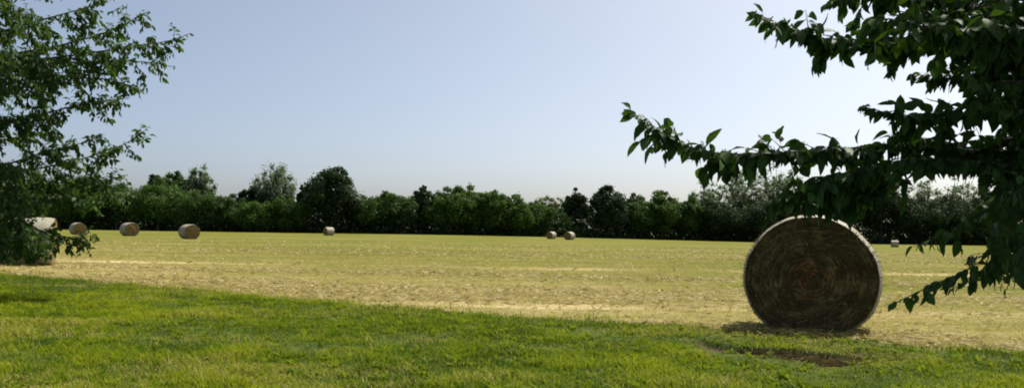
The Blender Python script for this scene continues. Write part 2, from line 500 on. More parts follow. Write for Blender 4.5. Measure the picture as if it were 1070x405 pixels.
def dead_grass():
    """matted dry stalks at the end of the rut"""
    S = Soup(); n = 420
    c0 = ground_at(855, 374)
    x = c0.x + rng.normal(0, .26, n); y = c0.y + rng.normal(0, .16, n)
    z = height(x, y) + .02 + .05 * rng.random(n)
    az = rng.random(n) * 6.283; L = .06 + .16 * rng.random(n)
    d = np.stack([np.cos(az), np.sin(az), rng.normal(.05, .3, n)], -1) * L[:, None]
    s = np.stack([-np.sin(az) * .4, np.cos(az) * .4, np.full(n, .8)], -1) * .0035
    c = np.stack([x, y, z], -1)
    V = np.stack([c - d / 2 - s, c + d / 2 - s, c + d / 2 + s, c - d / 2 + s], 1).reshape(-1, 3)
    S.add(V, (np.arange(n) * 4)[:, None] + np.array([[0, 1, 2, 3]]), np.repeat(rng.random(n), 4))
    o = link('dead_grass', S.mesh('dead_grass'), M['straw'])
    o['kind'] = 'stuff'; o['label'] = 'dry matted stalks beside the bare earth rut'; o['category'] = 'dry grass'
dead_grass()

# ------------------------------------------------------------------ hay bales
def bale_meshes(rx, rz, L, nt, nr, nl, seed, straws):
    """roll lying on its side, axis along local Y, underside pressed flat at z = 0"""
    r_ = np.random.default_rng(seed)
    th = np.linspace(0, 2 * np.pi, nt, endpoint=False)
    flat = -rz * .90
    lump = .014 * np.sin(th * 3 + seed) + .005 * np.sin(th * 7 + 2 * seed) + .003 * np.sin(th * 13 + seed * 3)
    def ring(r, y):                                       # r 0..1
        x = rx * (1 + lump * r) * r * np.cos(th); z = rz * (1 + lump * r) * r * np.sin(th)
        soft = np.where(z < flat, flat + (z - flat) * .12, z)
        x = np.where(z < flat, x * (1 + .02 * r), x)
        return np.stack([x, np.broadcast_to(y, x.shape), soft - flat + rz * .012], -1)
    i = np.arange(nt); j = (i + 1) % nt
    def skin(rows):
        V = np.concatenate(rows)
        Q = np.concatenate([np.stack([k * nt + i, k * nt + j, (k + 1) * nt + j, (k + 1) * nt + i], -1) for k in range(len(rows) - 1)])
        return V, Q
    S = Soup()
    ys = np.linspace(-L / 2, L / 2, nl)
    rows = []
    for y in ys:
        e = (L / 2 - abs(y)) / .07
        rr = .955 + .045 * min(1, e) ** .5 + .006 * math.sin(y * 29) + .004 * (r_.random(nt) - .5)
        rows.append(ring(rr, y))
    for k_, (rr, yy) in enumerate(((.962, .010), (.952, .013), (.945, .004))):     # net wrap folded over both edges
        rows.append(ring(rr + .006 * r_.random(nt), L / 2 + yy)); rows.insert(0, ring(rr + .006 * r_.random(nt), -L / 2 - yy))
    V, Q = skin(rows); S.add(V, Q)
    body = S.mesh('bale_body', True)
    ends = []
    for sgn in (-1, 1):
        rows, tints = [], []
        for r in np.linspace(1, .012, nr):
            sp = np.sin(2 * np.pi * (r * rx / .052) + th * sgn + 1.3 * np.sin(2 * th + 5 * r) + .8 * np.sin(5 * th + 11 * r))
            bulge = .03 * (1 - r ** 2) + .006 * sp * (r < .97) + .055 * (fnoise(r * np.cos(th) + seed, r * np.sin(th), .16, seed % 7) - .5) + .05 * (fnoise(th * 1.5 + seed, r * 9 + th * .2, .8, 3) - .5)
            bulge = bulge - .02 * smooth(.93, 1.0, r)
            rows.append(ring(r * .955, sgn * (L / 2 + bulge))); tints.append(np.full(nt, r))
        V, Q = skin(rows); T = Soup(); T.add(V, Q if sgn < 0 else Q[:, ::-1], np.concatenate(tints))
        ends.append(T.mesh('bale_end', True))
    straw = None
    if straws:
        S = Soup(); n = straws
        a = r_.random(n) * 6.283; r = np.sqrt(r_.random(n)) * .93
        z0 = rz * r * np.sin(a); ok = z0 > flat + .01; a, r = a[ok], r[ok]; n = len(a)
        c = np.stack([rx * r * np.cos(a), -(L / 2 + .03 * (1 - r ** 2) - .01 + .025 * r_.random(n)), rz * r * np.sin(a) - flat], -1)
        tw = a + np.pi / 2 + r_.normal(0, .62, n) + np.where(r_.random(n) < .1, r_.normal(0, 1.2, n), 0)
        Ls = (.05 + .13 * r_.random(n)) * (.35 + .65 * r)
        d = np.stack([np.cos(tw), r_.normal(-.06, .16, n), np.sin(tw)], -1) * Ls[:, None]
        wv = np.stack([-np.sin(tw), np.full(n, .5), np.cos(tw)], -1) * (.0022 + .0022 * r_.random(n))[:, None]
        V = np.stack([c - d / 2 - wv, c + d / 2 - wv, c + d / 2 + wv, c - d / 2 + wv], 1).reshape(-1, 3)
        S.add(V, (np.arange(n) * 4)[:, None] + np.array([[0, 1, 2, 3]]), np.repeat(np.clip(r_.normal(.34, .2, n) + .10 * np.sin(2 * np.pi * (r * rx / .09) + a + 1.8 * np.sin(2 * a + 5 * r)) + .55 * (fnoise(c[:, 0], c[:, 2], .22, 4) - .5), 0, 1), 4))
        # frayed ends along the roll's edge and back
        n = straws // 9; a = r_.random(n) * 3.6 - .23; y = (-L / 2 + .05 + r_.random(n) ** 3 * (L - .1))
        c = np.stack([rx * 1.0 * np.cos(a), y, rz * 1.0 * np.sin(a) - flat], -1)
        out = np.stack([np.cos(a), r_.normal(-.4, .7, n), np.sin(a)], -1) + r_.normal(0, .6, (n, 3))
        d = unit(out) * (.012 + .035 * r_.random(n) ** 2)[:, None]
        wv = unit(np.cross(d, r_.normal(0, 1, (n, 3)))) * .0022
        V = np.stack([c - d * .3 - wv, c - d * .3 + wv, c + d], 1).reshape(-1, 3)
        S.add(V, (np.arange(n) * 3)[:, None] + np.array([[0, 1, 2]]), np.repeat(.55 + .45 * r_.random(n), 3))
        straw = S.mesh('bale_straw')
    return body, ends, straw

def put_bale(meshes, px, py, depth, face_az, label, group=None, scale=1.0, tilt=0):
    p = at(px, py, depth); p.z = float(height(p.x, p.y)) - .015
    o = empty('hay_bale', p, label, 'hay bale', group)
    o.rotation_euler = (0, math.radians(tilt), math.radians(face_az)); o.scale = (scale,) * 3
    body, ends, straw = meshes
    link('roll', body, M['bale_side'], o)
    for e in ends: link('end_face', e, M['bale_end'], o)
    if straw:
        s = link('loose_straw', straw, M['straw'], o); s['kind'] = 'stuff'
    return o

big = bale_meshes(.765, .722, 1.2, 150, 70, 26, 3, 6500)
far = [bale_meshes(.74, .68, 1.2, 48, 18, 12, s, 0) for s in (5, 8, 12)]
# local -Y end is turned about Z: face_az 0 looks at -Y
# the bale's own bearing from the camera sets how much of its flank is seen
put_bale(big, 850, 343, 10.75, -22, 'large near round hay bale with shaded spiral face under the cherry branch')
G = 'hay bales scattered over the mown field'
put_bale(far[0], 30, 262, 24.5, 110, 'hay bale with white sunlit top half hidden behind the left tree', G, 1.02)
put_bale(far[1], 81, 246, 96, 45, 'small hay bale just right of the left tree foliage', G, 1.0)
put_bale(far[2], 135, 246, 91, 47, 'left bale of the two hay bales facing right by the treeline', G, 1.06)
put_bale(far[0], 197.5, 250, 76, 44, 'right and nearer bale of the two hay bales facing right', G, .98)
put_bale(far[1], 343.5, 246, 132, -50, 'tiny hay bale below the big round dark tree', G, .95)
put_bale(far[2], 576, 250, 148, -38, 'left one of the two tiny hay bales in mid field', G, .95)
put_bale(far[0], 595, 250, 140, -36, 'right one of the two tiny hay bales in mid field', G, .98)
put_bale(far[1], 935, 258, 160, 75, 'tiny pale hay bale far off right of the large bale', G, .95)

# ------------------------------------------------------------------ far trees
def cards(C, N, S, r_):
    """bent leaf clumps at C with normals N and sizes S"""
    n = len(C)
    A = unit(np.cross(N, r_.normal(0, 1, (n, 3)))); B = np.cross(N, A)
    S1 = S[:, None]; asp = (.55 + .5 * r_.random(n))[:, None]
    V = np.stack([C - A * S1, C - B * S1 * asp + N * S1 * .2, C + A * S1, C + B * S1 * asp + N * S1 * .2], 1).reshape(-1, 3)
    b = (np.arange(n) * 4)[:, None]
    return V, np.concatenate([b + np.array([[0, 1, 2]]), b + np.array([[0, 2, 3]])])

def far_tree(name, px, top, halfw, depth, kind, mat, label, dens=1.0, low=.06):
    r_ = np.random.default_rng(int(px * 13 + top * 7) + 1)
    base = at(px, 240, depth); base.z = float(height(base.x, base.y)) - .05
    H = (at(px, top - 3.0, depth).z - base.z); W = 2 * halfw * depth / F
    o = empty(name, base, label, 'tree', 'trees along the far edge of the field')
    trunk = Soup()
    lean = r_.normal(0, .03, 2)
    def axis_pt(t): return np.array((lean[0] * t * H, lean[1] * t * H, t * H))
    lobes = []                                            # centre, radius
    rw = W / 2
    if kind in ('round', 'bush'):
        lo = .10 if kind == 'round' else low
        nl = int(56 if kind == 'round' else 54)
        for _ in range(nl):
            d = unit(r_.normal(0, 1, 3)); q = r_.random() ** .4
            cz = (lo + 1) / 2 * H
            rl = rw * (.20 + .16 * r_.random())
            sx = (rw - rl * .8) * q; sz = ((1 - lo) / 2 * H - rl * .7) * q
            if kind == 'bush':                            # broader towards the foot
                zz = d[2] * sz + cz
                f = 1.12 - .45 * max(0, (zz / H - .35)) ** 1.2 * 1.6
            else:
                zz = d[2] * sz + cz
                f = .72 + .28 * smooth(.12, .42, zz / H)
            lobes.append((axis_pt(zz / H) + np.array((d[0] * sx * f, d[1] * sx * f, 0)), rl * (.8 if zz / H > .75 else 1)))
        for _ in range(16 if kind == 'bush' else 12):         # shoots breaking the outline
            a = r_.random() * 6.28; q = r_.random() ** .5; top_ = (1.0 - .30 * q ** 2) if kind == 'bush' else (1 - .38 * q ** 2)
            lobes.append((axis_pt(top_ * (.86 + .16 * r_.random())) + rw * .85 * q * np.array((math.cos(a), math.sin(a), 0)), rw * (.10 + .10 * r_.random())))
        trunk.add(*tube([axis_pt(t) for t in (0, .2, .45, .7)], np.array((.028, .022, .016, .006)) * H, 6))
    else:                                                 # airy / feather: plumes on limbs rising from a forked stem
        nb = 26 if kind == 'airy' else 34
        f0 = .28 if kind == 'airy' else .20
        trunk.add(*tube([axis_pt(t) for t in (0, .2, f0 + .15, .8)], np.array((.020, .016, .012, .004)) * H, 6))
        for b in range(nb):
            az = b * 2.4 + r_.random(); q = ((b + .5) / nb) ** .5
            reach = rw * .86 * q
            t1 = .93 * (1 - .38 * q ** 2.2) * (.80 + .2 * r_.random()); t0 = f0 + (t1 - f0) * .25 * r_.random()
            p0 = axis_pt(t0); p1 = axis_pt(t1) + np.array((math.cos(az) * reach, math.sin(az) * reach, 0))
            pm = (p0 * .5 + p1 * .5) + np.array((math.cos(az), math.sin(az), -.4)) * reach * .14
            path = smooth_path([p0, pm, p1], H * .04)
            trunk.add(*tube(path, np.linspace(.007, .002, len(path)) * H, 5))
            for s_ in (np.linspace(.45, 1.0, 4) if kind == 'airy' else np.linspace(.3, 1.0, 5)):
                c = path[int(s_ * (len(path) - 1))] + r_.normal(0, .06 * rw, 3)
                lobes.append((c, rw * (.14 + .10 * r_.random())))
        for _ in range(22):
            q = r_.random(); a = r_.random() * 6.28
            lobes.append((axis_pt(.08 + .40 * q) + rw * .75 * np.array((math.cos(a), math.sin(a), 0)) * r_.random(), rw * (.22 + .1 * r_.random())))
    Cn, Nn, Sz, Ti = [], [], [], []
    per = int({'round': 300, 'bush': 290, 'airy': 105, 'feather': 140}[kind] * dens)
    for c, rl in lobes:
        n = max(20, int(per * (rl / (rw * .25)) ** 1.2))
        d = unit(r_.normal(0, 1, (n, 3)) + np.array((0, 0, .25)))
        q = np.abs(r_.normal(.80, .24, n)) if kind in ('round', 'bush') else np.minimum(np.abs(r_.normal(0, .58, n)), 1.15)
        P = c + d * (rl * q)[:, None] * np.array((1, 1, .85 if kind != 'feather' else 1.35))
        Cn.append(P); Nn.append(unit(d + r_.normal(0, .55, (n, 3))))
        base_s = .19 if kind in ('round', 'bush') else .15
        Sz.append(base_s * (.55 + .9 * r_.random(n)) * (H / 11) ** .5)
        Ti.append(np.clip(.45 + .22 * r_.normal() + .22 * r_.normal(0, 1, n), 0, 1))
    C_ = np.concatenate(Cn); C_[:, 2] = np.maximum(C_[:, 2], .15)
    V, T = cards(C_, np.concatenate(Nn), np.concatenate(Sz), r_)
    crown = raw_mesh('crown', V, T, np.repeat(np.concatenate(Ti), 4))
    link('trunk', trunk.mesh('far_trunk', True), M['far_bark'], o)
    link('crown', crown, M[mat], o)
    return o

FT = [  # px, top px, half width px, depth, kind, material, label
    ('tree', -60, 190, 34, 186, 'round', 'tree_mid', 'treeline tree beyond the left edge behind the left tree foliage'),
    ('tree', -8, 196, 32, 184, 'bush', 'tree_mid', 'treeline tree behind the dense left tree foliage at the frame edge'),
    ('tree', 38, 192, 30, 190, 'round', 'tree_mid', 'treeline tree glimpsed through the gaps of the left tree'),
    ('tree', 84, 190, 28, 184, 'bush', 'tree_fresh', 'bushy green tree right behind the smallest left hay bale'),
    ('tree', 122, 192, 26, 182, 'bush', 'tree_mid', 'bushy tree above the leftmost right-facing hay bale'),
    ('tree', 160, 186, 20, 205, 'round', 'tree_dark', 'dark back-row tree left of the feathery left poplar'),
    ('tree', 182, 181, 20, 207, 'round', 'tree_mid', 'tall back-row tree touching the feathery left poplar'),
    ('tree', 206, 176, 17, 200, 'feather', 'tree_grey', 'feathery grey-green poplar, leftmost of the two pale feathery trees'),
    ('tree', 165, 194, 27, 180, 'bush', 'tree_fresh', 'bright bushy tree between the two right-facing hay bales'),
    ('tree', 208, 204, 26, 178, 'bush', 'tree_mid', 'low bushy tree right behind the nearer right-facing bale'),
    ('tree', 241, 207, 22, 180, 'bush', 'tree_mid', 'low hedge tree in the dip right of the left poplar'),
    ('tree', 260, 196, 18, 196, 'round', 'tree_dark', 'dark small tree at the left foot of the second poplar'),
    ('tree', 287, 175, 22, 196, 'feather', 'tree_grey', 'pale feathery poplar left of the big round dark tree'),
    ('tree', 268, 214, 20, 178, 'bush', 'tree_fresh', 'low green bush tree in front of the second poplar'),
    ('tree', 301, 209, 20, 179, 'bush', 'tree_mid', 'low bushy tree against the left side of the big dark tree'),
    ('tree', 345, 176, 31, 182, 'round', 'tree_dark', 'big round dark tree, the tallest dense crown at left'),
    ('tree', 317, 196, 7, 184, 'round', 'tree_dark', 'thin small treetop poking out left of the big dark tree'),
    ('tree', 386, 207, 22, 186, 'bush', 'tree_mid', 'hedge tree at the right foot of the big dark tree'),
    ('tree', 412, 203, 20, 187, 'bush', 'tree_mid', 'hedge tree between the big dark tree and the spiky treetop'),
    ('tree', 440, 197, 14, 190, 'round', 'tree_dark', 'dark hedge tree under the thin spiky treetop'),
    ('tree', 444, 194, 4, 191, 'round', 'tree_dark', 'thin spiky treetop sticking out of the middle hedge'),
    ('tree', 466, 201, 21, 188, 'bush', 'tree_fresh', 'bright hedge tree just right of the spiky treetop'),
    ('tree', 488, 197, 20, 190, 'bush', 'tree_fresh', 'tallest bright hedge tree in the middle of the treeline'),
    ('tree', 514, 203, 20, 190, 'bush', 'tree_fresh', 'bright hedge tree right of the tallest middle one'),
    ('tree', 538, 209, 18, 191, 'bush', 'tree_fresh', 'last bright hedge tree where the middle hedge steps down'),
    ('tree', 560, 213, 17, 196, 'bush', 'tree_mid', 'low hedge tree behind the left tiny mid-field bale'),
    ('tree', 573, 207, 15, 212, 'airy', 'tree_yellow', 'yellowish thin tree standing behind the tiny bales'),
    ('tree', 603, 201, 17, 205, 'round', 'tree_dark', 'smaller of two round dark trees right of mid-field bales'),
    ('tree', 634, 197, 22, 207, 'round', 'tree_dark', 'larger of two round dark trees right of mid-field bales'),
    ('tree', 582, 222, 14, 202, 'bush', 'tree_mid', 'low bush tree between the yellowish tree and the round pair'),
    ('tree', 665, 206, 17, 212, 'bush', 'tree_mid', 'hedge tree against the right side of the larger round dark tree'),
    ('tree', 690, 204, 19, 214, 'bush', 'tree_fresh', 'green hedge tree below the tip of the long cherry branch'),
    ('tree', 716, 208, 16, 216, 'bush', 'tree_mid', 'hedge tree in the dip left of the airy tall trees'),
    ('tree', 741, 192, 19, 224, 'airy', 'tree_grey', 'leftmost airy tree with pale see-through crown under the branch'),
    ('tree', 776, 176, 26, 226, 'airy', 'tree_grey', 'tall airy tree with sky gaps left of the large bale'),
    ('tree', 812, 174, 26, 228, 'airy', 'tree_grey', 'tall airy tree directly above the large bale left edge'),
    ('tree', 748, 214, 24, 218, 'bush', 'tree_dark', 'dark low tree below the leftmost airy crown'),
    ('tree', 786, 212, 26, 218, 'bush', 'tree_dark', 'dark low tree beside the left rim of the large bale'),
    ('tree', 832, 208, 28, 220, 'bush', 'tree_dark', 'dark tree hidden behind the top left of the large bale'),
    ('tree', 872, 192, 28, 224, 'round', 'tree_dark', 'dark tree behind the cherry leaves above the large bale'),
    ('tree', 920, 187, 30, 222, 'round', 'tree_dark', 'dark tall tree above the tiny pale bale at right'),
    ('tree', 968, 190, 22, 230, 'airy', 'tree_grey', 'pale airy tree in the leaf gap right of the dark tree'),
    ('tree', 1005, 189, 24, 230, 'airy', 'tree_grey', 'rightmost pale airy tree seen in the leaf gap'),
    ('tree', 957, 208, 26, 222, 'bush', 'tree_dark', 'dark low tree below the pale airy tree in the gap'),
    ('tree', 1000, 208, 28, 222, 'bush', 'tree_dark', 'dark low tree behind the hanging cherry leaves at right'),
    ('tree', 1045, 196, 30, 224, 'round', 'tree_dark', 'dark tree behind the dense right edge leaves'),
    ('tree', 1100, 192, 34, 226, 'round', 'tree_mid', 'treeline tree just beyond the right frame edge'),
    ('tree', 1155, 196, 34, 226, 'bush', 'tree_mid', 'treeline tree farther beyond the right frame edge'),
]
for t in FT:
    loose = t[5] in ('airy', 'feather')
    far_tree(t[0], t[1], t[2] - (6 if loose else 0), t[3] * (1.28 if t[5] == 'bush' else 1.25 if loose else 1.08), *t[4:])

def undergrowth():
    """dark scrub closing the foot of the treeline"""
    xs = np.array([p for _, p, *_ in FT], float); ds = np.array([t[4] for t in FT], float)
    o_ = np.argsort(xs); n = 60000
    px = rng.random(n) * 1290 - 110
    D = np.interp(px, [-110, 60, 300, 540, 700, 850, 1180], [184, 183, 178, 189, 213, 219, 222]) + rng.random(n) * 16
    xw = (px - CX) / F * D
    hh = 2.6 + 4.4 * fnoise(xw, D * 0, 5.0, 41) + .9 * fnoise(xw, D * 0, 1.2, 43)
    z = height(xw, D) + hh * rng.random(n) ** 1.5
    C_ = np.stack([xw, D, z], -1)
    N_ = unit(rng.normal(0, 1, (n, 3)) + np.array((0, -.6, .4)))
    V, T = cards(C_, N_, .22 + .28 * rng.random(n), rng)
    o = link('undergrowth', raw_mesh('undergrowth', V, T, np.repeat(np.clip(rng.normal(.42, .25, n), 0, 1), 4)), M['tree_dark'])
    o['kind'] = 'stuff'; o['label'] = 'dark scrub along the foot of the treeline'; o['category'] = 'undergrowth'
undergrowth()

# ------------------------------------------------------------------ near cherry trees
def leaf_shape(seed):
    """pointed oval leaf along +Y, folded on its midrib and curling at the tip"""
    r_ = np.random.default_rng(seed)
    ts = np.array((0, .10, .28, .50, .72, .88, 1.0)); wd = np.array((.015, .145, .235, .26, .19, .09, .005))
    fold = .18 + .25 * r_.random(); curl = .12 + .35 * r_.random(); side = .10 * r_.normal()
    V = []
    for t, w in zip(ts, wd):
        z = -curl * t * t; xo = side * t * t
        V += [(xo - w, t, z + fold * w + .02 * r_.normal()), (xo, t, z), (xo + w, t, z + fold * w + .02 * r_.normal())]
    stem = [(-.012, -.22, .05), (.012, -.22, .05)]
    F_ = []
    for k in range(len(ts) - 1):
        a = 3 * k
        F_ += [(a, a + 1, a + 4, a + 3), (a + 1, a + 2, a + 5, a + 4)]
    V += stem; m = len(V)
    F_.append((m - 2, m - 1, 2, 0))
    return np.array(V), np.array(F_)
LEAVES = [leaf_shape(s) for s in range(6)]
LEAF_MESH = [[raw_mesh('leaf', V, F_, np.full(len(V), tt), True) for tt in (.25, .5, .8)] for V, F_ in LEAVES]

class Cherry:
    def __init__(s, loc, label, leaf, name='cherry_tree'):
        s.root = empty(name, loc, label, 'tree'); s.loc = np.array(loc); s.leaf = leaf
        s.P, s.D, s.N, s.S = [], [], [], []
    def leaf_run(s, path, spacing, start=.0, droop=1.0, dens=1.0):
        seg = np.linalg.norm(np.diff(path, axis=0), axis=1); cum = np.concatenate(([0], np.cumsum(seg))); L = cum[-1]
        u = start * L; k = 0
        while u < L:
            i = min(len(path) - 2, int(np.searchsorted(cum, u) - 1)); i = max(i, 0)
            p = path[i] + (path[i + 1] - path[i]) * ((u - cum[i]) / (seg[i] + 1e-9))
            t = unit(path[i + 1] - path[i])
            sd = unit(np.cross(t, (0, 0, 1.0))) * (1 if k % 2 else -1)
            for _ in range(1 if rng.random() > .25 else 2):
                if rng.random() < dens:
                    f = u / L
                    d = unit(t * (.45 + .4 * f) + sd * (.75 + .3 * rng.random()) * rng.choice((.6, 1.0)) + np.array((0, 0, -1.0)) * droop * (.2 + 1.2 * rng.random()) + rng.normal(0, .33, 3) + (np.array((0, 0, 1.5)) if rng.random() < .02 else 0))
                    nrm = np.array((0, 0, 1.0)) + sd * .4 + rng.normal(0, .7, 3)
                    nrm = unit(nrm - d * np.dot(nrm, d))
                    sz = s.leaf * (.5 + .68 * rng.random()) * (1 - .35 * max(0, f - .8) / .2)
                    s.P.append(p + d * sz * .2 + np.array((0, 0, .012 * rng.random()))); s.D.append(d); s.N.append(nrm); s.S.append(sz)
            u += spacing * (.7 + .6 * rng.random()); k += 1
    def twigs(s, soup, path, r0, spacing, length, lsp, level, start=.12, droop=1.0, flat=.5):
        seg = np.linalg.norm(np.diff(path, axis=0), axis=1); cum = np.concatenate(([0], np.cumsum(seg))); L = cum[-1]
        u = start * L
        while u < L * .97:
            i = max(0, min(len(path) - 2, int(np.searchsorted(cum, u) - 1)))
            p = path[i]; t = unit(path[i + 1] - path[i]); f = u / L
            sd = np.cross(t, unit(rng.normal(0, 1, 3) * np.array((1, 1, flat)))); sd = unit(sd)
            d = unit(t * (.55 + .5 * rng.random()) + sd + np.array((0, 0, -.08 - (.9 * rng.random() if rng.random() < .4 else 0))))
            ln = length * (.45 + .8 * rng.random()) * (1 - .55 * f)
            sag = np.array((0, 0, -1.0)) * ln * (.05 + .12 * rng.random())
            tp = smooth_path([p, p + d * ln * .5 - sag * .1, p + d * ln + sag], .05)
            soup.add(*tube(tp, np.linspace(r0 * .55, r0 * .22, len(tp)), 5))
            if level > 0:
                s.twigs(soup, tp, r0 * .55, spacing * .75, length * .45, lsp, level - 1, .25, droop)
            s.leaf_run(tp, lsp, .12, droop)
            u += spacing * (.6 + .8 * rng.random())
    def branch(s, pts, r0, r1, spacing, length, lsp, level=0, start=.12, droop=1.0, own=.3, flat=.5, own_sp=None):
        path = smooth_path([tuple(p) for p in pts], .06)
        soup = Soup()
        soup.add(*tube(path, r0 + (r1 - r0) * np.linspace(0, 1, len(path)) ** .8, 7, .15))
        s.twigs(soup, path, max(r1 * 1.6, r0 * .3), spacing, length, lsp, level, start, droop, flat)
        s.leaf_run(path, own_sp or lsp, own, droop)
        me = soup.mesh('branch', True)
        o = link('branch', me, M['bark'], s.root); o.location = tuple(-s.loc)
        return path
    def trunk(s, pts, radii):
        path = smooth_path(pts, .12)
        R = np.interp(np.linspace(0, 1, len(path)), np.linspace(0, 1, len(radii)), radii)
        V, Q = tube(path, R, 16, .10); S = Soup(); S.add(V, Q)
        o = link('trunk', S.mesh('trunk', True), M['bark'], s.root); o.location = tuple(-s.loc)
    def finish(s, singles, mat='cherry_leaf'):
        P, D, N, S = map(np.array, (s.P, s.D, s.N, s.S))
        Xa = np.cross(D, N); which = rng.integers(0, len(LEAVES), len(P))
        tint = np.clip(rng.normal(.45, .22, len(P)), 0, 1)
        pick = np.zeros(len(P), bool)
        if singles:
            Rm = np.array(CAM_R); q = (P + D * S[:, None] * .5 - np.array((0, 0, CAM_H))) @ Rm
            u = CX + F * q[:, 0] / -q[:, 2]; v = CY - F * q[:, 1] / -q[:, 2]
            inside = (u > 2) & (u < 1068) & (v > 2) & (v < 403) & (q[:, 2] < 0)
            vd = unit(P - np.array((0, 0, CAM_H)))
            area = (S * F / -q[:, 2]) ** 2 * (.35 + np.abs((N * vd).sum(1)))
            # leaves not buried under others: count nearer neighbours in the view
            sc = np.full(len(P), -1.0); idx = np.where(inside)[0]
            for i in idx:
                dd = (u[idx] - u[i]) ** 2 + (v[idx] - v[i]) ** 2
                hid = ((dd < 120) & (-q[idx, 2] < -q[i, 2] - .02)).sum()
                sc[i] = area[i] / (1 + 1.2 * hid)
            pick[np.argsort(-sc)[:singles]] = True
        S_ = Soup()
        for w, (V, F_) in enumerate(LEAVES):
            m = np.where((which == w) & ~pick)[0]
            if not len(m): continue
            W = (V[None, :, 0, None] * Xa[m][:, None] + V[None, :, 1, None] * D[m][:, None] + V[None, :, 2, None] * N[m][:, None]) * S[m][:, None, None] + P[m][:, None]
            Fi = (np.arange(len(m)) * len(V))[:, None, None] + F_[None]
            S_.add(W.reshape(-1, 3), Fi.reshape(-1, 4), np.repeat(tint[m], len(V)))
        o = link('foliage', S_.mesh('foliage', True), M[mat], s.root); o.location = tuple(-s.loc); o['kind'] = 'stuff'
        for i in np.where(pick)[0]:
            lf = link('leaf', LEAF_MESH[which[i]][int(tint[i] > .38) + int(tint[i] > .62)], M['cherry_leaf'], s.root)
            m = Matrix((Xa[i] * S[i], D[i] * S[i], N[i] * S[i])).transposed().to_4x4()
            m.translation = Vector(P[i] - s.loc)
            lf.matrix_local = m
        print('cherry leaves', len(P), 'single', int(pick.sum()))

def pxs(*pts):
    return [at(*p) for p in pts]

# right tree: stem just outside the frame, branches reaching in
tr_x, tr_y = 3.75, 4.9
rt = Cherry((tr_x, tr_y, float(height(tr_x, tr_y))), 'near cherry tree with dark drooping leaves reaching in from the right edge', .094)
rt.trunk([(tr_x, tr_y, -.1), (tr_x + .02, tr_y, .6), (tr_x - .05, tr_y + .05, 1.5), (tr_x, tr_y, 2.6), (tr_x + .1, tr_y + .1, 3.8)], [.19, .15, .13, .11, .05])
S0 = lambda z: Vector((tr_x - .02, tr_y + .02, z))
RB = [  # points (px, py, depth) after the stem height; r0, twig spacing, twig length
    (2.05, [(1120, 70, 4.7), (1030, 45, 4.6), (940, 40, 4.5), (870, 42, 4.4), (825, 30, 4.35), (790, 14, 4.3)], .022, .10, .34, 0),
    (2.25, [(1130, 20, 4.9), (1040, 8, 4.8), (960, -2, 4.7), (900, -6, 4.65), (865, 4, 4.6)], .018, .12, .34, 0),
    (2.1, [(1120, 40, 4.4), (1050, 30, 4.2), (990, 32, 4.1), (930, 20, 4.0), (905, 22, 4.0)], .016, .11, .34, 0),
    (1.70, [(1120, 160, 4.8), (1040, 158, 4.7), (960, 150, 4.6), (880, 156, 4.5), (810, 160, 4.45), (750, 160, 4.4), (700, 145, 4.35), (656, 114, 4.3)], .022, .075, .24, 0),
    (1.75, [(1110, 110, 4.5), (1040, 108, 4.5), (985, 118, 4.45), (940, 120, 4.4), (905, 112, 4.4)], .014, .11, .26, 0),
    (1.85, [(1110, 95, 4.9), (1050, 80, 4.9), (1000, 80, 4.85), (955, 78, 4.8)], .014, .14, .22, 0),
    (1.6, [(1110, 140, 4.3), (1060, 120, 4.2), (1030, 95, 4.15), (1005, 70, 4.1)], .014, .10, .28, 0),
    (1.5, [(1110, 178, 4.6), (1010, 168, 4.5), (940, 168, 4.4), (880, 184, 4.35), (835, 205, 4.3), (815, 208, 4.3)], .012, .15, .13, 0),
    (1.35, [(1120, 200, 4.7), (1060, 205, 4.6), (1020, 225, 4.55), (990, 242, 4.5), (955, 258, 4.5)], .012, .15, .17, 0),
    (1.25, [(1120, 235, 4.3), (1060, 250, 4.25), (1010, 282, 4.2), (965, 302, 4.15), (928, 320, 4.1)], .012, .15, .15, 0),
    (1.4, [(1110, 170, 4.2), (1075, 190, 4.1), (1050, 220, 4.05), (1035, 260, 4.0), (1050, 296, 4.0)], .012, .10, .26, 0),
    (1.2, [(1120, 245, 4.5), (1070, 262, 4.4), (1030, 280, 4.35), (998, 300, 4.3)], .012, .12, .20, 0),
    (1.3, [(1110, 215, 3.95), (1080, 240, 3.9), (1062, 275, 3.85), (1052, 302, 3.85)], .010, .12, .20, 0),
    (1.3, [(1120, 190, 5.1), (1060, 200, 5.1), (1030, 215, 5.1), (1005, 232, 5.1)], .012, .10, .28, 0),
]
for z0, pts, r0, sp, ln, lv in RB:
    loose = z0 < 1.45
    rt.branch([S0(z0)] + pxs(*pts), r0 * .8, .002, sp * (.8 if loose else .45), ln * (1.0 if loose else .8), .034 if loose else .024, lv, .18, 1.0, .2, 1.3, .032 if loose else .0085)
# denser inner crown along the right edge of the picture
for z0, (px, py, d) in ((1.9, (1030, 60, 4.6)), (2.0, (1025, 22, 5.0)), (2.1, (990, 15, 5.1)), (1.8, (1045, 130, 5.0)), (1.7, (1040, 175, 5.0)), (2.2, (1050, -15, 4.5)), (1.5, (1040, 225, 4.8)), (2.3, (980, -10, 4.9)), (2.0, (985, 40, 4.4)), (1.9, (1045, 85, 4.3)), (1.55, (1030, 195, 4.3)), (1.3, (1050, 265, 4.6)), (2.1, (940, 12, 4.5)), (1.7, (990, 150, 4.9))):
    b = at(px, py, d); a = S0(z0)
    rt.branch([a, a.lerp(b, .5) + Vector((0, .05, .05)), b], .012, .003, .055, .36, .028, 0, .3, 1.0, .35, 1.4)
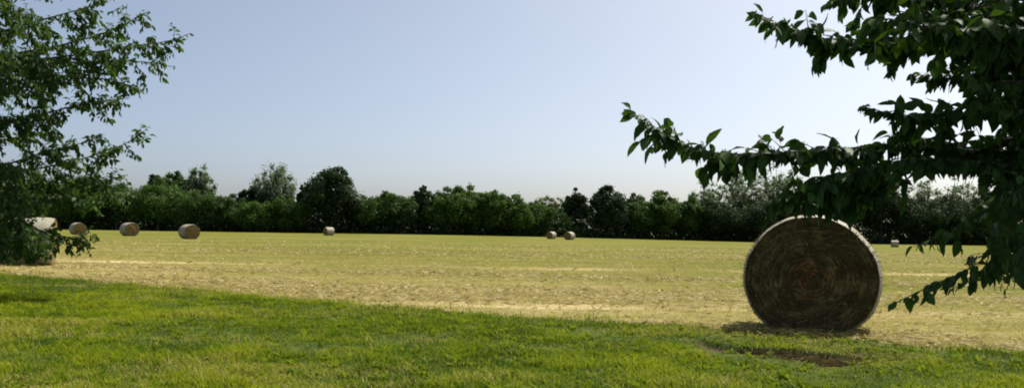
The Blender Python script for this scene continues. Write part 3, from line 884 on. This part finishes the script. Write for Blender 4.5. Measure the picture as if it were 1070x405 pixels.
# spray of leaves hanging over the top of the big bale
for tip, d in (((808, 216), 4.3), ((830, 220), 4.35), ((850, 222), 4.4), ((866, 226), 4.45), ((882, 222), 4.5)):
    a = at(tip[0] + 70, 180, d + .1); b = at(*tip, d)
    rt.branch([a, a.lerp(b, .5) + Vector((0, 0, .03)), b], .005, .002, .06, .13, .026, 0, .2, 1.0, .1, 1.2, .018)
# the rest of the crown, above and beyond the frame
for k in range(40):
    az = 2.4 * k; z0 = 2.35 + 1.5 * k / 40
    d = Vector((math.cos(az), math.sin(az) * .9, .30 + .45 * random.random()))
    L = 1.9 - .8 * k / 40 + .5 * random.random()
    a = S0(z0); b = a + d * L
    if b.x < 3.4: b.z = max(b.z, 2.95); a = S0(max(z0, 2.6))
    rt.branch([a, a.lerp(b, .5) + Vector((0, 0, .15)), b], .02, .004, .11, .45, .045, 0, .2, 1.0, .25, 1.3)
for k in range(12):                                       # low boughs on the far side from the picture
    az = -1.0 + 2.0 * k / 11; a = S0(1.5 + .06 * k); b = a + Vector((math.cos(az) * 1.5, math.sin(az) * 1.5, .1 + .02 * k))
    rt.branch([a, a.lerp(b, .5) + Vector((0, 0, .12)), b], .018, .004, .11, .4, .045, 0, .15, 1.0, .2, 1.3)
rt.finish(300)

# left tree: farther off, its stem left of the frame
tl_x, tl_y = -9.3, 13.6
lt = Cherry((tl_x, tl_y, float(height(tl_x, tl_y))), 'leafy cherry tree filling the left edge with outstretched branches', .092)
lt.trunk([(tl_x, tl_y, -.1), (tl_x, tl_y, .8), (tl_x + .1, tl_y, 2.2), (tl_x, tl_y + .1, 4.2), (tl_x + .1, tl_y, 6.0)], [.24, .19, .16, .12, .05])
S1 = lambda z: Vector((tl_x + .03, tl_y + .02, z))
LB = [
    (3.6, [(-20, 40, 13.4), (40, 22, 13.2), (90, 8, 13.0), (120, -4, 12.9)]),
    (3.4, [(-20, 62, 13.8), (60, 48, 13.6), (115, 32, 13.4), (155, 12, 13.3)]),
    (3.3, [(-20, 70, 13.2), (60, 60, 13.0), (130, 50, 12.8), (175, 43, 12.7), (199, 35, 12.7)]),
    (3.1, [(0, 72, 13.6), (70, 66, 13.6), (140, 64, 13.5), (182, 70, 13.5)]),
    (2.9, [(-20, 100, 13.2), (50, 86, 13.0), (105, 82, 12.9), (148, 94, 12.9)]),
    (2.6, [(-20, 130, 13.6), (40, 120, 13.4), (90, 108, 13.3), (135, 102, 13.2)]),
    (2.3, [(-20, 175, 13.2), (50, 158, 13.0), (90, 148, 12.9), (108, 140, 12.9)]),
    (2.2, [(-20, 182, 13.5), (60, 172, 13.5), (110, 158, 13.4), (140, 145, 13.4), (156, 132, 13.4)]),
    (1.9, [(-20, 200, 13.6), (40, 192, 13.4), (85, 190, 13.3), (125, 188, 13.2)]),
    (1.7, [(-20, 212, 13.0), (40, 205, 12.9), (80, 205, 12.8), (108, 212, 12.8)]),
    (1.5, [(-20, 232, 13.2), (30, 238, 13.0), (65, 246, 12.9), (94, 254, 12.9)]),
    (1.4, [(-20, 245, 13.4), (15, 252, 13.3), (35, 256, 13.2), (52, 258, 13.2)]),
    (1.2, [(-30, 250, 12.8), (0, 262, 12.7), (18, 268, 12.7)]),
    (3.8, [(-20, 10, 13.6), (20, -6, 13.5), (55, -20, 13.4)]),
    (2.8, [(-30, 108, 14.2), (10, 95, 14.2), (50, 105, 14.2)]),
    (2.4, [(-30, 150, 14.2), (10, 145, 14.2), (55, 138, 14.2)]),
    (2.0, [(-30, 195, 14.2), (10, 190, 14.2), (60, 186, 14.2)]),
    (3.4, [(-30, 40, 14.4), (10, 34, 14.4), (50, 40, 14.4)]),
    (3.0, [(-30, 80, 12.6), (0, 75, 12.4), (40, 90, 12.3)]),
    (2.2, [(-30, 160, 12.4), (0, 170, 12.3), (35, 178, 12.2)]),
    (1.8, [(-30, 215, 12.4), (0, 218, 12.3), (32, 228, 12.2)]),
    (1.75, [(-30, 206, 13.8), (40, 200, 13.8), (100, 198, 13.7), (138, 204, 13.6)]),
    (2.6, [(-30, 135, 13.0), (0, 128, 13.0), (40, 124, 12.9), (62, 130, 12.9)]),
    (3.5, [(-30, 20, 12.6), (0, 12, 12.5), (45, 18, 12.4)]),
    (1.5, [(-30, 236, 13.8), (0, 240, 13.8), (30, 250, 13.7)]),
    (1.6, [(-30, 226, 12.4), (0, 232, 12.3), (25, 238, 12.2), (44, 246, 12.2)]),
    (1.3, [(-30, 244, 12.9), (0, 252, 12.8), (24, 260, 12.7), (40, 262, 12.7)]),
    (1.35, [(-30, 240, 12.2), (0, 246, 12.1), (28, 250, 12.0), (54, 256, 12.0)]),
    (1.9, [(-30, 196, 12.5), (0, 200, 12.4), (30, 206, 12.3), (48, 212, 12.3)]),
    (3.2, [(-30, 55, 12.8), (0, 56, 12.8), (60, 70, 12.7)]),
]
for z0, pts in LB:
    lt.branch([S1(z0)] + pxs(*pts), .03, .003, .105, .60, .034, 1, .20, .8, .36, 2.6)
for k in range(26):
    z0 = 2.2 + 3.4 * k / 26; az = 2.4 * k
    L = 2.6 - 1.2 * k / 26
    d = Vector((math.cos(az), math.sin(az), .45))
    if d.x > 0 and z0 < 4.0: d.x *= -1
    a = S1(z0); b = a + d * L
    lt.branch([a, a.lerp(b, .5) + Vector((0, 0, .12)), b], .03, .004, .30, .65, .075, 1, .3, .8, .4)
lt.finish(0, 'cherry_leaf_pale')
